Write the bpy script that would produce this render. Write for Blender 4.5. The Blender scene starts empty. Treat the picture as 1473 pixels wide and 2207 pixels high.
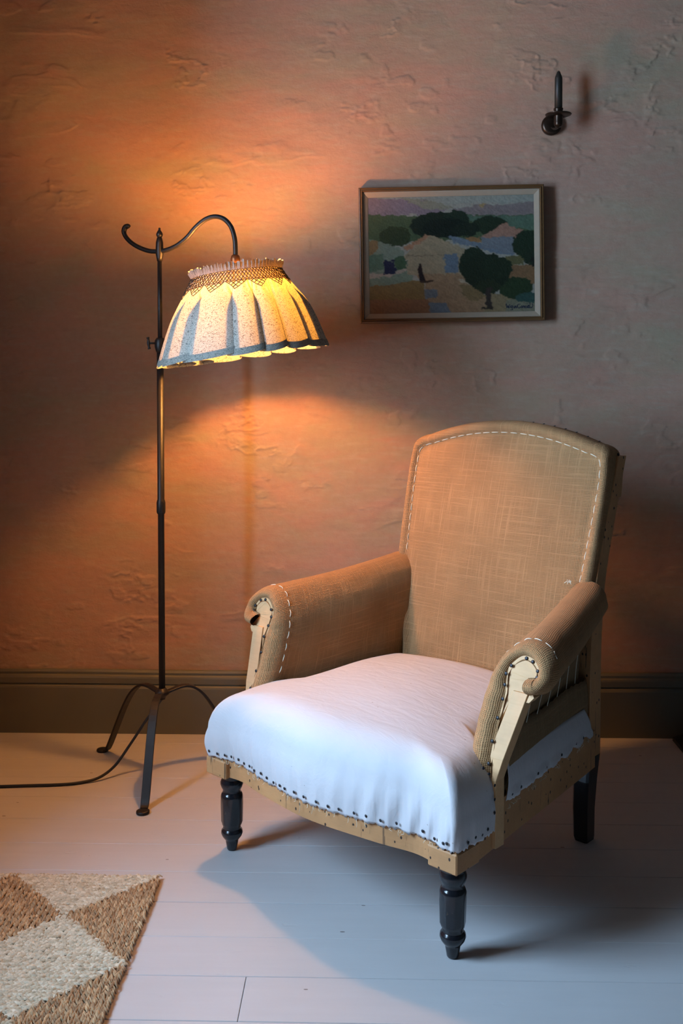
import bpy, bmesh, math, random
import numpy as np
from mathutils import Vector, Matrix
random.seed(7); RNG = np.random.default_rng(11)
S = bpy.context.scene
COL = S.collection
PI = math.pi

# ------------------------------------------------------------------ camera
F_PX = 2150.0
YAW = math.atan(F_PX/88000.0); PITCH = math.radians(1.8)
cam_d = bpy.data.cameras.new('camera'); cam = bpy.data.objects.new('camera', cam_d); COL.objects.link(cam)
cam.location = (0, 0, 1.1)
cam.rotation_euler = (PI/2-PITCH, 0, YAW)
cam_d.sensor_fit = 'HORIZONTAL'; cam_d.sensor_width = 36.0; cam_d.lens = F_PX/1473*36.0
cam_d.shift_y = -(1103.5-(800+F_PX*math.tan(PITCH)))/1473.0
cam_d.clip_start = 0.05
S.camera = cam

# ------------------------------------------------------------------ world, daylight, exposure
world = bpy.data.worlds.new('overcast_sky'); S.world = world; world.use_nodes = True
world.node_tree.nodes['Background'].inputs[0].default_value = (0.62, 0.78, 1.0, 1)
world.node_tree.nodes['Background'].inputs[1].default_value = 1.0
WIN = dict(y0=0.94, y1=1.84, z0=0.70, z1=2.06)          # opening of the window in the left wall
LWX = -1.17; LWT = 0.50
la = bpy.data.lights.new('window_daylight', 'AREA'); lo = bpy.data.objects.new('window_daylight', la); COL.objects.link(lo)
la.shape = 'RECTANGLE'; la.size = WIN['z1']-WIN['z0']; la.size_y = WIN['y1']-WIN['y0']
la.energy = 165.0; la.color = (0.45, 0.69, 1.0)
lo.location = (LWX-LWT+0.02, (WIN['y0']+WIN['y1'])/2, (WIN['z0']+WIN['z1'])/2)
lo.rotation_euler = (0, -PI/2, 0)
S.view_settings.view_transform = 'Standard'; S.view_settings.look = 'None'
S.view_settings.exposure = 0.0; S.view_settings.gamma = 1.0
S.view_settings.use_curve_mapping = False
BULB = dict(strength=740.0, color=(1.0, 0.39, 0.09))

# ------------------------------------------------------------------ helpers
def tag(o, label=None, cat=None, kind=None, group=None):
    if label: o['label'] = label
    if cat: o['category'] = cat
    if kind: o['kind'] = kind
    if group: o['group'] = group
    return o
def empty(name, loc, rz=0, label=None, cat=None):
    o = bpy.data.objects.new(name, None); COL.objects.link(o); o.location = loc; o.rotation_euler = (0, 0, rz)
    o.empty_display_size = 0.05
    return tag(o, label, cat)
def link(name, me, mat, parent=None, smooth=True):
    if mat is not None: me.materials.append(mat)
    if smooth: me.polygons.foreach_set('use_smooth', [True]*len(me.polygons))
    o = bpy.data.objects.new(name, me); COL.objects.link(o)
    if parent is not None: o.parent = parent
    return o
def raw(name, verts, faces, mat, parent=None, smooth=True, uvs=None):
    me = bpy.data.meshes.new(name); me.from_pydata([tuple(v) for v in verts], [], faces)
    if uvs is not None:
        uvl = me.uv_layers.new(name='UVMap')
        li = np.empty(len(me.loops), dtype=np.int32); me.loops.foreach_get('vertex_index', li)
        uvl.data.foreach_set('uv', np.asarray(uvs, dtype=np.float32)[li].ravel())
    me.update()
    return link(name, me, mat, parent, smooth)
def grid(name, P, mat, parent=None, close_i=False, close_j=False, UV=None, smooth=True, flip=False, cap0=False, cap1=False):
    """P: ni x nj x 3"""
    P = np.asarray(P, float); ni, nj = P.shape[:2]
    fs = []
    for i in range(ni if close_i else ni-1):
        for j in range(nj if close_j else nj-1):
            a, b, c, d = i*nj+j, ((i+1) % ni)*nj+j, ((i+1) % ni)*nj+(j+1) % nj, i*nj+(j+1) % nj
            fs.append((a, d, c, b) if flip else (a, b, c, d))
    if cap0: c_ = list(range(nj)); fs.append(tuple(c_[::-1] if flip else c_))
    if cap1: c_ = [(ni-1)*nj+j for j in reversed(range(nj))]; fs.append(tuple(c_[::-1] if flip else c_))
    if UV is None:
        di = np.zeros((ni, nj)); di[1:] = np.cumsum(np.linalg.norm(P[1:]-P[:-1], axis=2), 0)
        dj = np.zeros((ni, nj)); dj[:, 1:] = np.cumsum(np.linalg.norm(P[:, 1:]-P[:, :-1], axis=2), 1)
        di = np.repeat(di.mean(1, keepdims=True), nj, 1); dj = np.repeat(dj.mean(0, keepdims=True), ni, 0)
        UV = np.stack([dj, di], 2)
    return raw(name, P.reshape(-1, 3), fs, mat, parent, smooth, np.asarray(UV).reshape(-1, 2))
def cr(pts, n):
    """Catmull-Rom resample of control points, n samples"""
    p = np.asarray(pts, float); p = np.vstack([2*p[0]-p[1], p, 2*p[-1]-p[-2]])
    m = len(p)-3; out = []
    for k in range(n):
        t = k/(n-1)*m; i = min(int(t), m-1); f = t-i
        a, b, c, d = p[i], p[i+1], p[i+2], p[i+3]
        out.append(0.5*((2*b)+(-a+c)*f+(2*a-5*b+4*c-d)*f*f+(-a+3*b-3*c+d)*f**3))
    return np.array(out)
def frames(path):
    path = np.asarray(path, float); T = np.gradient(path, axis=0); T /= np.linalg.norm(T, axis=1)[:, None]
    ref = np.array([0, 0, 1.]) if abs(T[0][2]) < 0.9 else np.array([1., 0, 0])
    n = np.cross(T[0], ref); n /= np.linalg.norm(n); Ns = []
    for t in T:
        n = n-t*np.dot(n, t); n /= np.linalg.norm(n); Ns.append(n)
    Ns = np.array(Ns); return T, Ns, np.cross(T, Ns)
def tube_vf(path, r, n=8, base=0):
    path = np.asarray(path, float); T, N1, B1 = frames(path)
    r = np.full(len(path), r) if np.isscalar(r) else np.asarray(r)
    vs = []; fs = []; m = len(path)
    for i in range(m):
        for j in range(n):
            a = 2*PI*j/n; vs.append(path[i]+r[i]*(math.cos(a)*N1[i]+math.sin(a)*B1[i]))
    for i in range(m-1):
        for j in range(n):
            fs.append((base+i*n+j, base+i*n+(j+1) % n, base+(i+1)*n+(j+1) % n, base+(i+1)*n+j))
    fs.append(tuple(base+j for j in reversed(range(n)))); fs.append(tuple(base+(m-1)*n+j for j in range(n)))
    return vs, fs
def tube(name, path, r, mat, parent=None, n=12):
    v, f = tube_vf(path, r, n); return raw(name, v, f, mat, parent)
def tubes(name, paths, r, mat, parent=None, n=5, kind=None):
    V = []; Fs = []
    for p in paths:
        v, f = tube_vf(p, r, n, len(V)); V += v; Fs += f
    o = raw(name, V, Fs, mat, parent)
    if kind: o['kind'] = kind
    return o
def lathe(name, prof, mat, parent=None, n=32, center=(0, 0, 0), axis='Z', mod=None, sharp=False):
    P = []
    for (r, z) in prof:
        row = []
        for j in range(n):
            a = 2*PI*j/n; rr = r*(mod(a, z) if mod else 1)
            p = (rr*math.cos(a), rr*math.sin(a), z)
            if axis == 'Y': p = (p[0], -p[2], p[1])
            elif axis == 'X': p = (p[2], p[0], p[1])
            row.append((center[0]+p[0], center[1]+p[1], center[2]+p[2]))
        P.append(row)
    return grid(name, P, mat, parent, close_j=True, flip=True, cap0=True, cap1=True, smooth=not sharp)
def bars(name, path, secs, mat, parent=None, up=None, smooth=False, bevel=0.0):
    """sweep of a rectangle; secs: list of (half along a, half along b); up gives axes (a,b) fixed"""
    path = np.asarray(path, float)
    vs = []; fs = []
    for i, p in enumerate(path):
        a, b = up(i) if callable(up) else up
        a = np.asarray(a, float); b = np.asarray(b, float); ha, hb = secs[i] if isinstance(secs, list) else secs
        c = min(ha, hb)*bevel
        ring = [(-ha+c, -hb), (ha-c, -hb), (ha, -hb+c), (ha, hb-c), (ha-c, hb), (-ha+c, hb), (-ha, hb-c), (-ha, -hb+c)]
        for (x, y) in ring: vs.append(p+a*x+b*y)
    n = 8; m = len(path)
    for i in range(m-1):
        for j in range(n): fs.append((i*n+j, i*n+(j+1) % n, (i+1)*n+(j+1) % n, (i+1)*n+j))
    fs.append(tuple(reversed(range(n)))); fs.append(tuple((m-1)*n+j for j in range(n)))
    o = raw(name, vs, fs, mat, parent, smooth)
    bm = bmesh.new(); bm.from_mesh(o.data); bmesh.ops.recalc_face_normals(bm, faces=bm.faces); bm.to_mesh(o.data); bm.free()
    return o
def box(name, lo_, hi_, mat, parent=None, bevel=0.0, seg=1, smooth=False):
    me = bpy.data.meshes.new(name); bm = bmesh.new(); bmesh.ops.create_cube(bm, size=1)
    lo_ = Vector(lo_); hi_ = Vector(hi_)
    for v in bm.verts: v.co = Vector([(lo_[k]+hi_[k])/2+v.co[k]*(hi_[k]-lo_[k]) for k in range(3)])
    if bevel > 0: bmesh.ops.bevel(bm, geom=bm.edges[:], offset=bevel, segments=seg, affect='EDGES')
    bm.to_mesh(me); bm.free(); return link(name, me, mat, parent, smooth)

# value noise in numpy
def vnoise(X, Y, seed=0):
    r = np.random.default_rng(seed); T = r.random((256, 256))
    xi = np.floor(X).astype(int); yi = np.floor(Y).astype(int); fx = X-xi; fy = Y-yi
    fx = fx*fx*fx*(fx*(fx*6-15)+10); fy = fy*fy*fy*(fy*(fy*6-15)+10)
    g = lambda a, b: T[a % 256, b % 256]
    return (g(xi, yi)*(1-fx)+g(xi+1, yi)*fx)*(1-fy)+(g(xi, yi+1)*(1-fx)+g(xi+1, yi+1)*fx)*fy
def fbm(X, Y, o=4, seed=0, gain=.5):
    s = 0; a = 1; t = 0
    for k in range(o):
        s = s+a*vnoise(X*2**k+17.3*k, Y*2**k+9.1*k, seed+k); t += a; a *= gain
    return s/t
def sstep(a, b, x):
    t = np.clip((x-a)/(b-a), 0, 1); return t*t*(3-2*t)

# ------------------------------------------------------------------ materials
class NT:
    def __init__(s, name):
        s.m = bpy.data.materials.new(name); s.m.use_nodes = True; s.t = s.m.node_tree; s.t.nodes.clear()
        s.out = s.t.nodes.new('ShaderNodeOutputMaterial')
    def n(s, typ, props=None, **inp):
        nd = s.t.nodes.new(typ)
        for k, v in (props or {}).items(): setattr(nd, k, v)
        for k, v in inp.items():
            key = int(k[1:]) if k[0] == 'i' and k[1:].isdigit() else k.replace('_', ' ')
            if hasattr(v, 'is_linked') or isinstance(v, bpy.types.NodeSocket): s.t.links.new(v, nd.inputs[key])
            else: nd.inputs[key].default_value = v
        return nd
    def math(s, op, a, b=0.0, c=None, clamp=False):
        nd = s.n('ShaderNodeMath', {'operation': op, 'use_clamp': clamp}, i0=a, i1=b)
        if c is not None:
            if isinstance(c, bpy.types.NodeSocket): s.t.links.new(c, nd.inputs[2])
            else: nd.inputs[2].default_value = c
        return nd.outputs[0]
    def noise(s, vec, scale, detail=4, rough=.5, dist=0.0):
        return s.n('ShaderNodeTexNoise', None, Vector=vec, Scale=scale, Detail=detail, Roughness=rough, Distortion=dist).outputs[0]
    def mapping(s, vec, scale=(1, 1, 1), loc=(0, 0, 0), rot=(0, 0, 0)):
        return s.n('ShaderNodeMapping', None, Vector=vec, Scale=scale, Location=loc, Rotation=rot).outputs[0]
    def mix(s, f, a, b, blend='MIX'):
        nd = s.t.nodes.new('ShaderNodeMix'); nd.data_type = 'RGBA'; nd.blend_type = blend
        for k, v in ((0, f), (6, a), (7, b)):
            if isinstance(v, bpy.types.NodeSocket): s.t.links.new(v, nd.inputs[k])
            else: nd.inputs[k].default_value = v if k == 0 else (tuple(v)+(1,))[:4]
        return nd.outputs[2]
    def ramp(s, f, stops):
        nd = s.t.nodes.new('ShaderNodeValToRGB'); s.t.links.new(f, nd.inputs[0]); e = nd.color_ramp.elements
        while len(e) < len(stops): e.new(0.5)
        for k, (p, c) in enumerate(stops):
            e[k].position = p; e[k].color = (c, c, c, 1) if np.isscalar(c) else tuple(c)+(1,)
        return nd.outputs[0]
    def obj(s): return s.n('ShaderNodeTexCoord').outputs['Object']
    def uv(s): return s.n('ShaderNodeTexCoord').outputs['UV']
    def bump(s, h, strength=.5, dist=.002, normal=None):
        kw = dict(Height=h, Strength=strength, Distance=dist)
        if normal is not None: kw['Normal'] = normal
        return s.n('ShaderNodeBump', None, **kw).outputs[0]
    def bsdf(s, color, rough=.6, normal=None, **kw):
        a = dict(Roughness=rough); a['Base_Color'] = color if isinstance(color, bpy.types.NodeSocket) else (tuple(color)+(1,))[:4]
        if normal is not None: a['Normal'] = normal
        a.update(kw)
        b = s.n('ShaderNodeBsdfPrincipled', None, **a); s.t.links.new(b.outputs[0], s.out.inputs[0]); return b
    def surf(s, sock): s.t.links.new(sock, s.out.inputs[0])

def mat_plaster():
    m = NT('limewashed_plaster'); o = m.obj()
    st = m.mapping(o, (1.0, 1.0, 3.2))
    n1 = m.noise(st, 1.6, 5, .6, .6); n2 = m.noise(m.mapping(o, (1, 1, 2.2), (3, 5, 1)), 4.5, 6, .6, .8)
    n3 = m.noise(m.mapping(o, (1, 1, 5), (7, 1, 2)), 14, 5, .65); n4 = m.noise(o, 60, 4, .6)
    c = m.mix(m.ramp(n1, [(.38, 0.), (.62, 1.)]), (.415, .25, .178), (.345, .272, .178))
    c = m.mix(m.ramp(n2, [(.45, 0.), (.68, .8)]), c, (.42, .235, .165))
    c = m.mix(m.ramp(n3, [(.50, 0.), (.72, .6)]), c, (.39, .32, .235))
    c = m.mix(m.ramp(m.noise(m.mapping(o, (1, 1, 3), (2, 9, 4)), 7, 5, .7, 1.), [(.60, 0.), (.75, .45)]), c, (.27, .185, .135))
    c = m.mix(m.ramp(n4, [(.3, .25), (.6, 0.)]), c, (.30, .18, .12))
    h = m.math('ADD', m.math('MULTIPLY', m.noise(m.mapping(o, (1, 1, 1.8)), 16, 7, .62, .4), 1.0), m.math('MULTIPLY', m.noise(o, 170, 3, .6), .25))
    m.bsdf(c, .92, m.bump(h, .42, .005)); return m.m
def mat_wood(name, c1, c2, scale=1.0, axis=(1, 14, 14), dots=True, rough=.6):
    m = NT(name); o = m.obj()
    n1 = m.noise(m.mapping(o, axis), 9*scale, 6, .6, .5); n2 = m.noise(o, 7, 4, .6)
    c = m.mix(n1, c1, c2); c = m.mix(m.ramp(n2, [(.35, .45), (.6, 0.)]), c, tuple(x*.45 for x in c1))
    h = n1
    if dots:
        v = m.n('ShaderNodeTexVoronoi', None, Vector=m.mapping(o, (1, 1, .7)), Scale=62.0, Randomness=1.0)
        d = m.math('ADD', m.math('MULTIPLY', m.noise(o, 24, 3, .6), -.05), .155)
        d = m.math('LESS_THAN', v.outputs['Distance'], m.math('SUBTRACT', d, -.02))
        gate = m.math('GREATER_THAN', m.noise(m.mapping(o, (1, 1, 1), (3, 3, 3)), 16, 2), .40)
        d = m.math('MULTIPLY', d, gate)
        c = m.mix(d, c, (.035, .02, .012))
        cr_ = m.math('LESS_THAN', m.noise(m.mapping(o, (60, 60, 3)), 2.5, 3, .5), .31)
        c = m.mix(m.math('MULTIPLY', cr_, .7), c, (.06, .035, .02))
    m.bsdf(c, rough, m.bump(h, .3, .002)); return m.m
def mat_burlap(name, base, pitch=.0036):
    m = NT(name); uv = m.uv()
    wob = m.noise(uv, 16, 3, .5); wob2 = m.noise(m.mapping(uv, (1, 1, 1), (5, 3, 0)), 16, 3, .5)
    sx = m.n('ShaderNodeSeparateXYZ', None, Vector=uv)
    ux = m.math('ADD', sx.outputs[0], m.math('MULTIPLY', wob, .010)); uy = m.math('ADD', sx.outputs[1], m.math('MULTIPLY', wob2, .010))
    px = m.math('MULTIPLY', ux, PI/pitch); py = m.math('MULTIPLY', uy, PI/pitch)
    a = m.math('ABSOLUTE', m.math('SINE', px)); b = m.math('ABSOLUTE', m.math('SINE', py))
    slu = m.noise(m.mapping(uv, (6, 260, 1)), 1.0, 3, .6); slv = m.noise(m.mapping(uv, (260, 6, 1), (4, 2, 0)), 1.0, 3, .6)
    wa = m.math('MULTIPLY', a, m.math('ADD', m.math('MULTIPLY', slv, 1.0), .40)); wb = m.math('MULTIPLY', b, m.math('ADD', m.math('MULTIPLY', slu, 1.2), .40))
    cover = m.math('MAXIMUM', wa, wb)
    f = m.ramp(cover, [(.24, 0.), (.54, 1.)])
    col = m.mix(m.noise(uv, 9, 5, .65), tuple(x*.72 for x in base), tuple(x*1.2 for x in base))
    col = m.mix(m.ramp(m.math('MAXIMUM', slu, slv), [(.52, 0.), (.75, .55)]), col, (min(base[0]*1.7, 1), base[1]*1.75, base[2]*1.9))
    col = m.mix(m.ramp(m.noise(m.mapping(uv, (1, 1, 1), (9, 9, 0)), 5, 3, .5), [(.5, 0.), (.72, .35)]), col, tuple(x*.45 for x in base))
    col = m.mix(f, tuple(x*.22 for x in base), col)
    n = m.bump(cover, .8, .0022, m.bump(m.noise(uv, 14, 4, .6), .35, .006))
    m.bsdf(col, .95, n); return m.m
def mat_cotton():
    m = NT('white_calico'); o = m.obj()
    n1 = m.noise(m.mapping(o, (1, 3, 1)), 14, 5, .6, .6); n2 = m.noise(o, 5, 4, .55)
    c = m.mix(n2, (.57, .56, .565), (.51, .50, .515))
    sp = m.n('ShaderNodeTexVoronoi', None, Vector=o, Scale=26.0, Randomness=1.0).outputs['Distance']
    c = m.mix(m.math('MULTIPLY', m.math('LESS_THAN', sp, .045), .7), c, (.30, .24, .2))
    w = m.noise(o, 900, 2, .5)
    n = m.bump(w, .12, .001, m.bump(n1, .35, .006)); m.bsdf(c, .85, n); return m.m
def mat_paint_floor():
    m = NT('white_floor_paint'); o = m.obj()
    n1 = m.noise(m.mapping(o, (1.2, 14, 1)), 3.0, 6, .6); n2 = m.noise(m.mapping(o, (1, 1, 1)), 3, 4, .5)
    c = m.mix(n1, (.52, .515, .505), (.46, .455, .45)); c = m.mix(m.ramp(n2, [(.4, .35), (.6, 0.)]), c, (.44, .43, .41))
    v = m.n('ShaderNodeTexVoronoi', None, Vector=m.mapping(o, (9, 20, 1)), Scale=1.0, Randomness=1.0).outputs['Distance']
    g = m.math('GREATER_THAN', m.noise(m.mapping(o, (1, 1, 1), (8, 2, 5)), 7, 2), .5)
    d = m.math('MULTIPLY', m.math('LESS_THAN', v, .045), g); c = m.mix(m.math('MULTIPLY', d, .75), c, (.10, .075, .06))
    dent = m.ramp(m.noise(m.mapping(o, (8, 22, 1), (1, 4, 2)), 1.5, 4, .6), [(.66, 1.), (.74, 0.)])
    n = m.bump(m.noise(m.mapping(o, (2, 40, 1)), 6, 5, .6), .12, .002, m.bump(dent, .25, .003, m.bump(n2, .3, .004)))
    m.bsdf(c, m.math('ADD', m.math('MULTIPLY', n1, .2), .36), n, Specular_IOR_Level=.45); return m.m
def mat_plain(name, c, rough=.5, metal=0.0, bump=.0, bscale=80, var=.15, spec=.5):
    m = NT(name); o = m.obj(); n = m.noise(o, bscale, 4, .6); n2 = m.noise(o, bscale*.2, 3, .5)
    col = m.mix(n2, tuple(x*(1-var) for x in c), tuple(min(1, x*(1+var)) for x in c))
    m.bsdf(col, rough, m.bump(n, bump, .001) if bump else None, Metallic=metal, Specular_IOR_Level=spec); return m.m
def mat_leg():
    m = NT('chipped_black_lacquer'); o = m.obj()
    w = m.ramp(m.noise(o, 75, 5, .7), [(.66, 0.), (.70, 1.)]); g = m.ramp(m.noise(m.mapping(o, (1, 1, 1), (4, 4, 1)), 22, 3, .6), [(.5, 0.), (.62, 1.)])
    f = m.math('MULTIPLY', w, g)
    c = m.mix(f, (.009, .010, .013), (.20, .12, .07))
    m.bsdf(c, .17, m.bump(m.noise(o, 70, 5, .6), .25, .0012), Specular_IOR_Level=.6); return m.m
def mat_shade(name='printed_shade_cotton', dens=1.0, tr=1.0):
    m = NT(name); uv = m.uv()
    nz = m.noise(uv, 330, .6, .4, .6)
    line = m.math('LESS_THAN', m.math('ABSOLUTE', m.math('SUBTRACT', nz, .5)), .040)
    c = m.mix(line, (.70*dens, .70*dens, .62*dens), (.20, .235, .21))
    fold = m.bump(m.noise(m.mapping(uv, (30, 4, 1)), 1.5, 4, .6), .3, .004)
    d = m.n('ShaderNodeBsdfDiffuse', None, Color=c, Normal=fold)
    c2 = m.mix(line, (.24*tr, .175*tr, .08*tr), (.10*tr, .06*tr, .018*tr)) if tr != 1 else m.mix(line, (.20, .185, .078), (.08, .055, .018))
    t = m.n('ShaderNodeBsdfTranslucent', None, Color=c2, Normal=fold)
    mx = m.n('ShaderNodeMixShader', None, Fac=.45); m.t.links.new(d.outputs[0], mx.inputs[1]); m.t.links.new(t.outputs[0], mx.inputs[2])
    m.surf(mx.outputs[0]); return m.m
def mat_strand(name, c1, c2):
    m = NT(name); at = m.n('ShaderNodeAttribute', {'attribute_name': 'tint'}).outputs['Fac']
    c = m.mix(at, c1, c2); o = m.obj()
    c = m.mix(m.ramp(m.noise(o, 260, 3, .6), [(.35, .35), (.6, 0.)]), c, tuple(x*.45 for x in c1))
    m.bsdf(c, .8, m.bump(m.noise(o, 500, 3, .6), .3, .0008)); return m.m

M = {}
M['plaster'] = mat_plaster()
M['skirting'] = mat_plain('olive_skirting_paint', (.125, .125, .095), .55, bump=.15, bscale=30, var=.12)
M['floor'] = mat_paint_floor()
M['sub'] = mat_plain('dark_subfloor', (.03, .025, .02), .9)
M['white'] = mat_plain('window_paint', (.6, .6, .58), .5)
M['ceiling'] = mat_plain('ceiling_paint', (.10, .095, .09), .9)
M['dark_wall'] = mat_plain('dark_wall_paint', (.05, .045, .04), .9)
M['iron'] = mat_plain('blackened_iron', (.018, .0165, .0155), .42, metal=.35, bump=.25, bscale=160, var=.3)
M['brass'] = mat_plain('aged_brass', (.16, .07, .03), .38, metal=.8, bump=.1, var=.3)
M['bronze'] = mat_plain('dark_bronze', (.05, .032, .022), .32, metal=.8, bump=.1, var=.3)
M['candle'] = mat_plain('black_wax', (.014, .014, .010), .5)
M['rubber'] = mat_plain('black_cord', (.008, .008, .008), .45)
M['shade'] = mat_shade()
M['shade_band'] = mat_shade('smocked_cotton', .95, .42)
M['shade_double'] = mat_shade('printed_cotton_doubled', .72, .10)
M['thread_dark'] = mat_plain('dark_thread', (.035, .028, .02), .9)
M['twine'] = mat_plain('pale_twine', (.72, .66, .52), .9)
M['burlap'] = mat_burlap('burlap', (.37, .20, .082))
M['burlap_old'] = mat_burlap('burlap_outside', (.30, .18, .08), .0030)
M['cotton'] = mat_cotton()
M['beech'] = mat_wood('bare_beech', (.60, .305, .125), (.46, .225, .088))
M['beech_clean'] = mat_wood('pale_beech', (.72, .43, .205), (.60, .34, .145), dots=False)
M['walnut'] = mat_wood('stained_beech', (.22, .12, .055), (.16, .085, .04))
M['lacquer'] = mat_leg()
M['tack'] = mat_plain('blued_steel_tack', (.018, .018, .021), .45, metal=.3)
M['gilt'] = mat_wood('gilt_moulding', (.17, .085, .028), (.10, .05, .018), dots=False, rough=.45)
M['linen'] = mat_plain('linen_slip', (.32, .255, .18), .8, bump=.3, bscale=300, var=.08)
M['strand_a'] = mat_strand('bleached_seagrass', (.46, .38, .25), (.70, .62, .46))
M['strand_b'] = mat_strand('tan_seagrass', (.26, .155, .075), (.56, .385, .205))
M['matback'] = mat_plain('mat_backing', (.10, .065, .035), .95)

# ------------------------------------------------------------------ room shell
WY = 2.998; RX = 2.3; BY = -1.1; CZ = 2.62
def build_wall_back():
    xs = np.concatenate([np.arange(LWX, 1.12, .0033), np.linspace(1.13, RX, 40)])
    zs = np.concatenate([np.linspace(0, .16, 5), np.arange(.165, 2.32, .0033), np.linspace(2.33, CZ, 10)])
    X, Z = np.meshgrid(xs, zs, indexing='ij')
    wx = X+.03*(fbm(X*6, Z*6, 3, 50)-.5); wz = Z+.02*(fbm(X*5, Z*9, 3, 60)-.5)
    d = .018*(fbm(wx*1.7, wz*2.2, 3, 1)-.5)+.0055*(fbm(wx*5, wz*9, 4, 5)-.5)+.0010*(fbm(wx*14, wz*50, 3, 9)-.5)
    # trowel ledges: little steps where a warped noise crosses a level
    L = fbm(wx*4.0+4, wz*13, 4, 20, .45); gate = sstep(.46, .58, fbm(X*7+3, Z*12, 2, 65)); mask = sstep(.50, .64, fbm(X*3.1, Z*5.3, 3, 30))
    for lv, am in ((.50, .0018), (.60, .0015)):
        d += am*mask*gate*sstep(lv-.018, lv+.018, L)*sstep(lv+.14, lv+.02, L)
    gate2 = sstep(.48, .60, fbm(X*11+5, Z*9+3, 2, 66))
    L2 = fbm(wx*9+40, wz*18+7, 5, 33, .6); m2 = sstep(.60, .70, fbm(X*4.2+9, Z*6.0, 3, 44))
    d += .0024*m2*gate2*sstep(.52, .56, L2)*sstep(.68, .57, L2)
    d += .0016*sstep(.62, .72, fbm(wx*16, wz*26, 3, 71))*sstep(.5, .62, fbm(X*2.7, Z*3.6+5, 2, 72))
    P = np.stack([X, WY+.006-d, Z], 2)
    ni, nj = X.shape; idx = np.arange(ni*nj).reshape(ni, nj)
    q = np.stack([idx[:-1, :-1], idx[1:, :-1], idx[1:, 1:], idx[:-1, 1:]], 2).reshape(-1, 4)
    me = bpy.data.meshes.new('wall_back'); me.vertices.add(ni*nj); me.vertices.foreach_set('co', P.ravel())
    me.loops.add(q.size); me.loops.foreach_set('vertex_index', q.ravel().astype(np.int32))
    me.polygons.add(len(q)); me.polygons.foreach_set('loop_start', np.arange(0, q.size, 4, dtype=np.int32))
    me.update(calc_edges=True); me.validate()
    return tag(link('wall_back', me, M['plaster']), kind='structure')
build_wall_back()
wl = empty('wall_left', (LWX, 0, 0)); tag(wl, kind='structure')
w = WIN
for (lo_, hi_) in [((-LWT, BY, 0), (0, w['y0'], CZ)), ((-LWT, w['y1'], 0), (0, WY+.02, CZ)),
                   ((-LWT, w['y0'], 0), (0, w['y1'], w['z0'])), ((-LWT, w['y0'], w['z1']), (0, w['y1'], CZ))]:
    box('wall_section', lo_, hi_, M['plaster'], wl)
tag(box('wall_right', (RX, BY, 0), (RX+.1, WY+.02, CZ), M['dark_wall']), kind='structure')
tag(box('wall_front', (LWX-LWT, BY-.1, 0), (RX+.1, BY, CZ), M['dark_wall']), kind='structure')
tag(box('ceiling', (LWX-LWT, BY-.1, CZ), (RX+.1, WY+.1, CZ+.1), M['ceiling']), kind='structure')
# window in the left wall (just out of frame): frame, glazing bars, panes outside the daylight
wn = empty('window_1', (LWX-LWT, 0, 0)); tag(wn, kind='structure')
fy0, fy1, fz0, fz1 = w['y0'], w['y1'], w['z0'], w['z1']
for (a, b) in [((.03, fy0, fz0), (.08, fy0+.045, fz1)), ((.03, fy1-.045, fz0), (.08, fy1, fz1)), ((.03, fy0, fz0), (.08, fy1, fz0+.06)), ((.03, fy0, fz1-.045), (.08, fy1, fz1))]:
    box('window_frame', a, b, M['white'], wn, .004)
ym = (fy0+fy1)/2; zm = (fz0+fz1)/2
box('glazing_bar', (.035, ym-.012, fz0), (.07, ym+.012, fz1), M['white'], wn, .003)
box('glazing_bar', (.035, fy0, zm-.018), (.07, fy1, zm+.018), M['white'], wn, .003)
gm = NT('window_glass'); gm.bsdf((1, 1, 1), .02, Transmission_Weight=1.0, IOR=1.45)
box('pane', (-.012, fy0, fz0), (-.008, fy1, fz1), gm.m, wn)

# skirting boards
prof = [(0, .190), (.012, .190), (.016, .184), (.015, .177), (.021, .173), (.023, .168), (.023, .152), (.019, .148), (.026, .143), (.028, .138), (.028, 0), (0, 0)]
def skirting(name, p0, p1, nrm):
    P = []
    p0 = np.array(p0, float); p1 = np.array(p1, float); nrm = np.array(nrm, float)
    for t in np.linspace(0, 1, 60):
        row = []
        for k, (o, z) in enumerate(prof):
            q = p0+(p1-p0)*t+nrm*(o+(.0008*math.sin(t*31+k) if 0 < k < 10 else 0)); row.append((q[0], q[1], z+(.0012*math.sin(t*23)*(z > .1))))
        P.append(row)
    o = grid(name, P, M['skirting'], None, close_j=True, smooth=False, cap0=True, cap1=True)
    return tag(o, kind='structure')
skirting('baseboard_back', (LWX, WY+.008, 0), (RX, WY+.008, 0), (0, -1, 0))
skirting('baseboard_right', (RX, WY-.03, 0), (RX, BY, 0), (-1, 0, 0))

# floor of painted boards
fl = empty('floor', (0, 0, 0)); tag(fl, kind='structure')
box('subfloor', (LWX-.2, BY-.1, -.06), (RX+.1, WY+.02, -.021), M['sub'], fl)
EDGE0 = 2.2775; BW = .1255         # one seam, board width
yb = EDGE0+BW*6
k = 0
while yb > BY:
    y1, y0 = min(yb, WY+.01), max(yb-BW, BY)
    rr = random.Random(k*7+3)
    if y1 > y0+.02:
        cuts = [LWX, 1.25+rr.random()*.8, RX]
        if abs((y0+y1)/2-1.70) < .07: cuts = [LWX, -.2165, 1.55, RX]
        for a, b in zip(cuts[:-1], cuts[1:]):
            dz = -.0004*rr.random()
            box('floor_board', (a+.0004, y0+.0005, -.02), (b-.0004, y1-.0005, dz), M['floor'], fl, .0009)
    yb -= BW; k += 1

# ------------------------------------------------------------------ armchair
CH = empty('armchair', (-.0716, 2.0514, 0), math.radians(-41.02),
           'stripped armchair with burlap back and arms, white calico seat and black legs', 'armchair')
def bow(u):
    s = abs(u)/.348; return .031*math.exp(-(s/.44)**2)-.013*math.exp(-((s-.72)/.16)**2)
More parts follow.
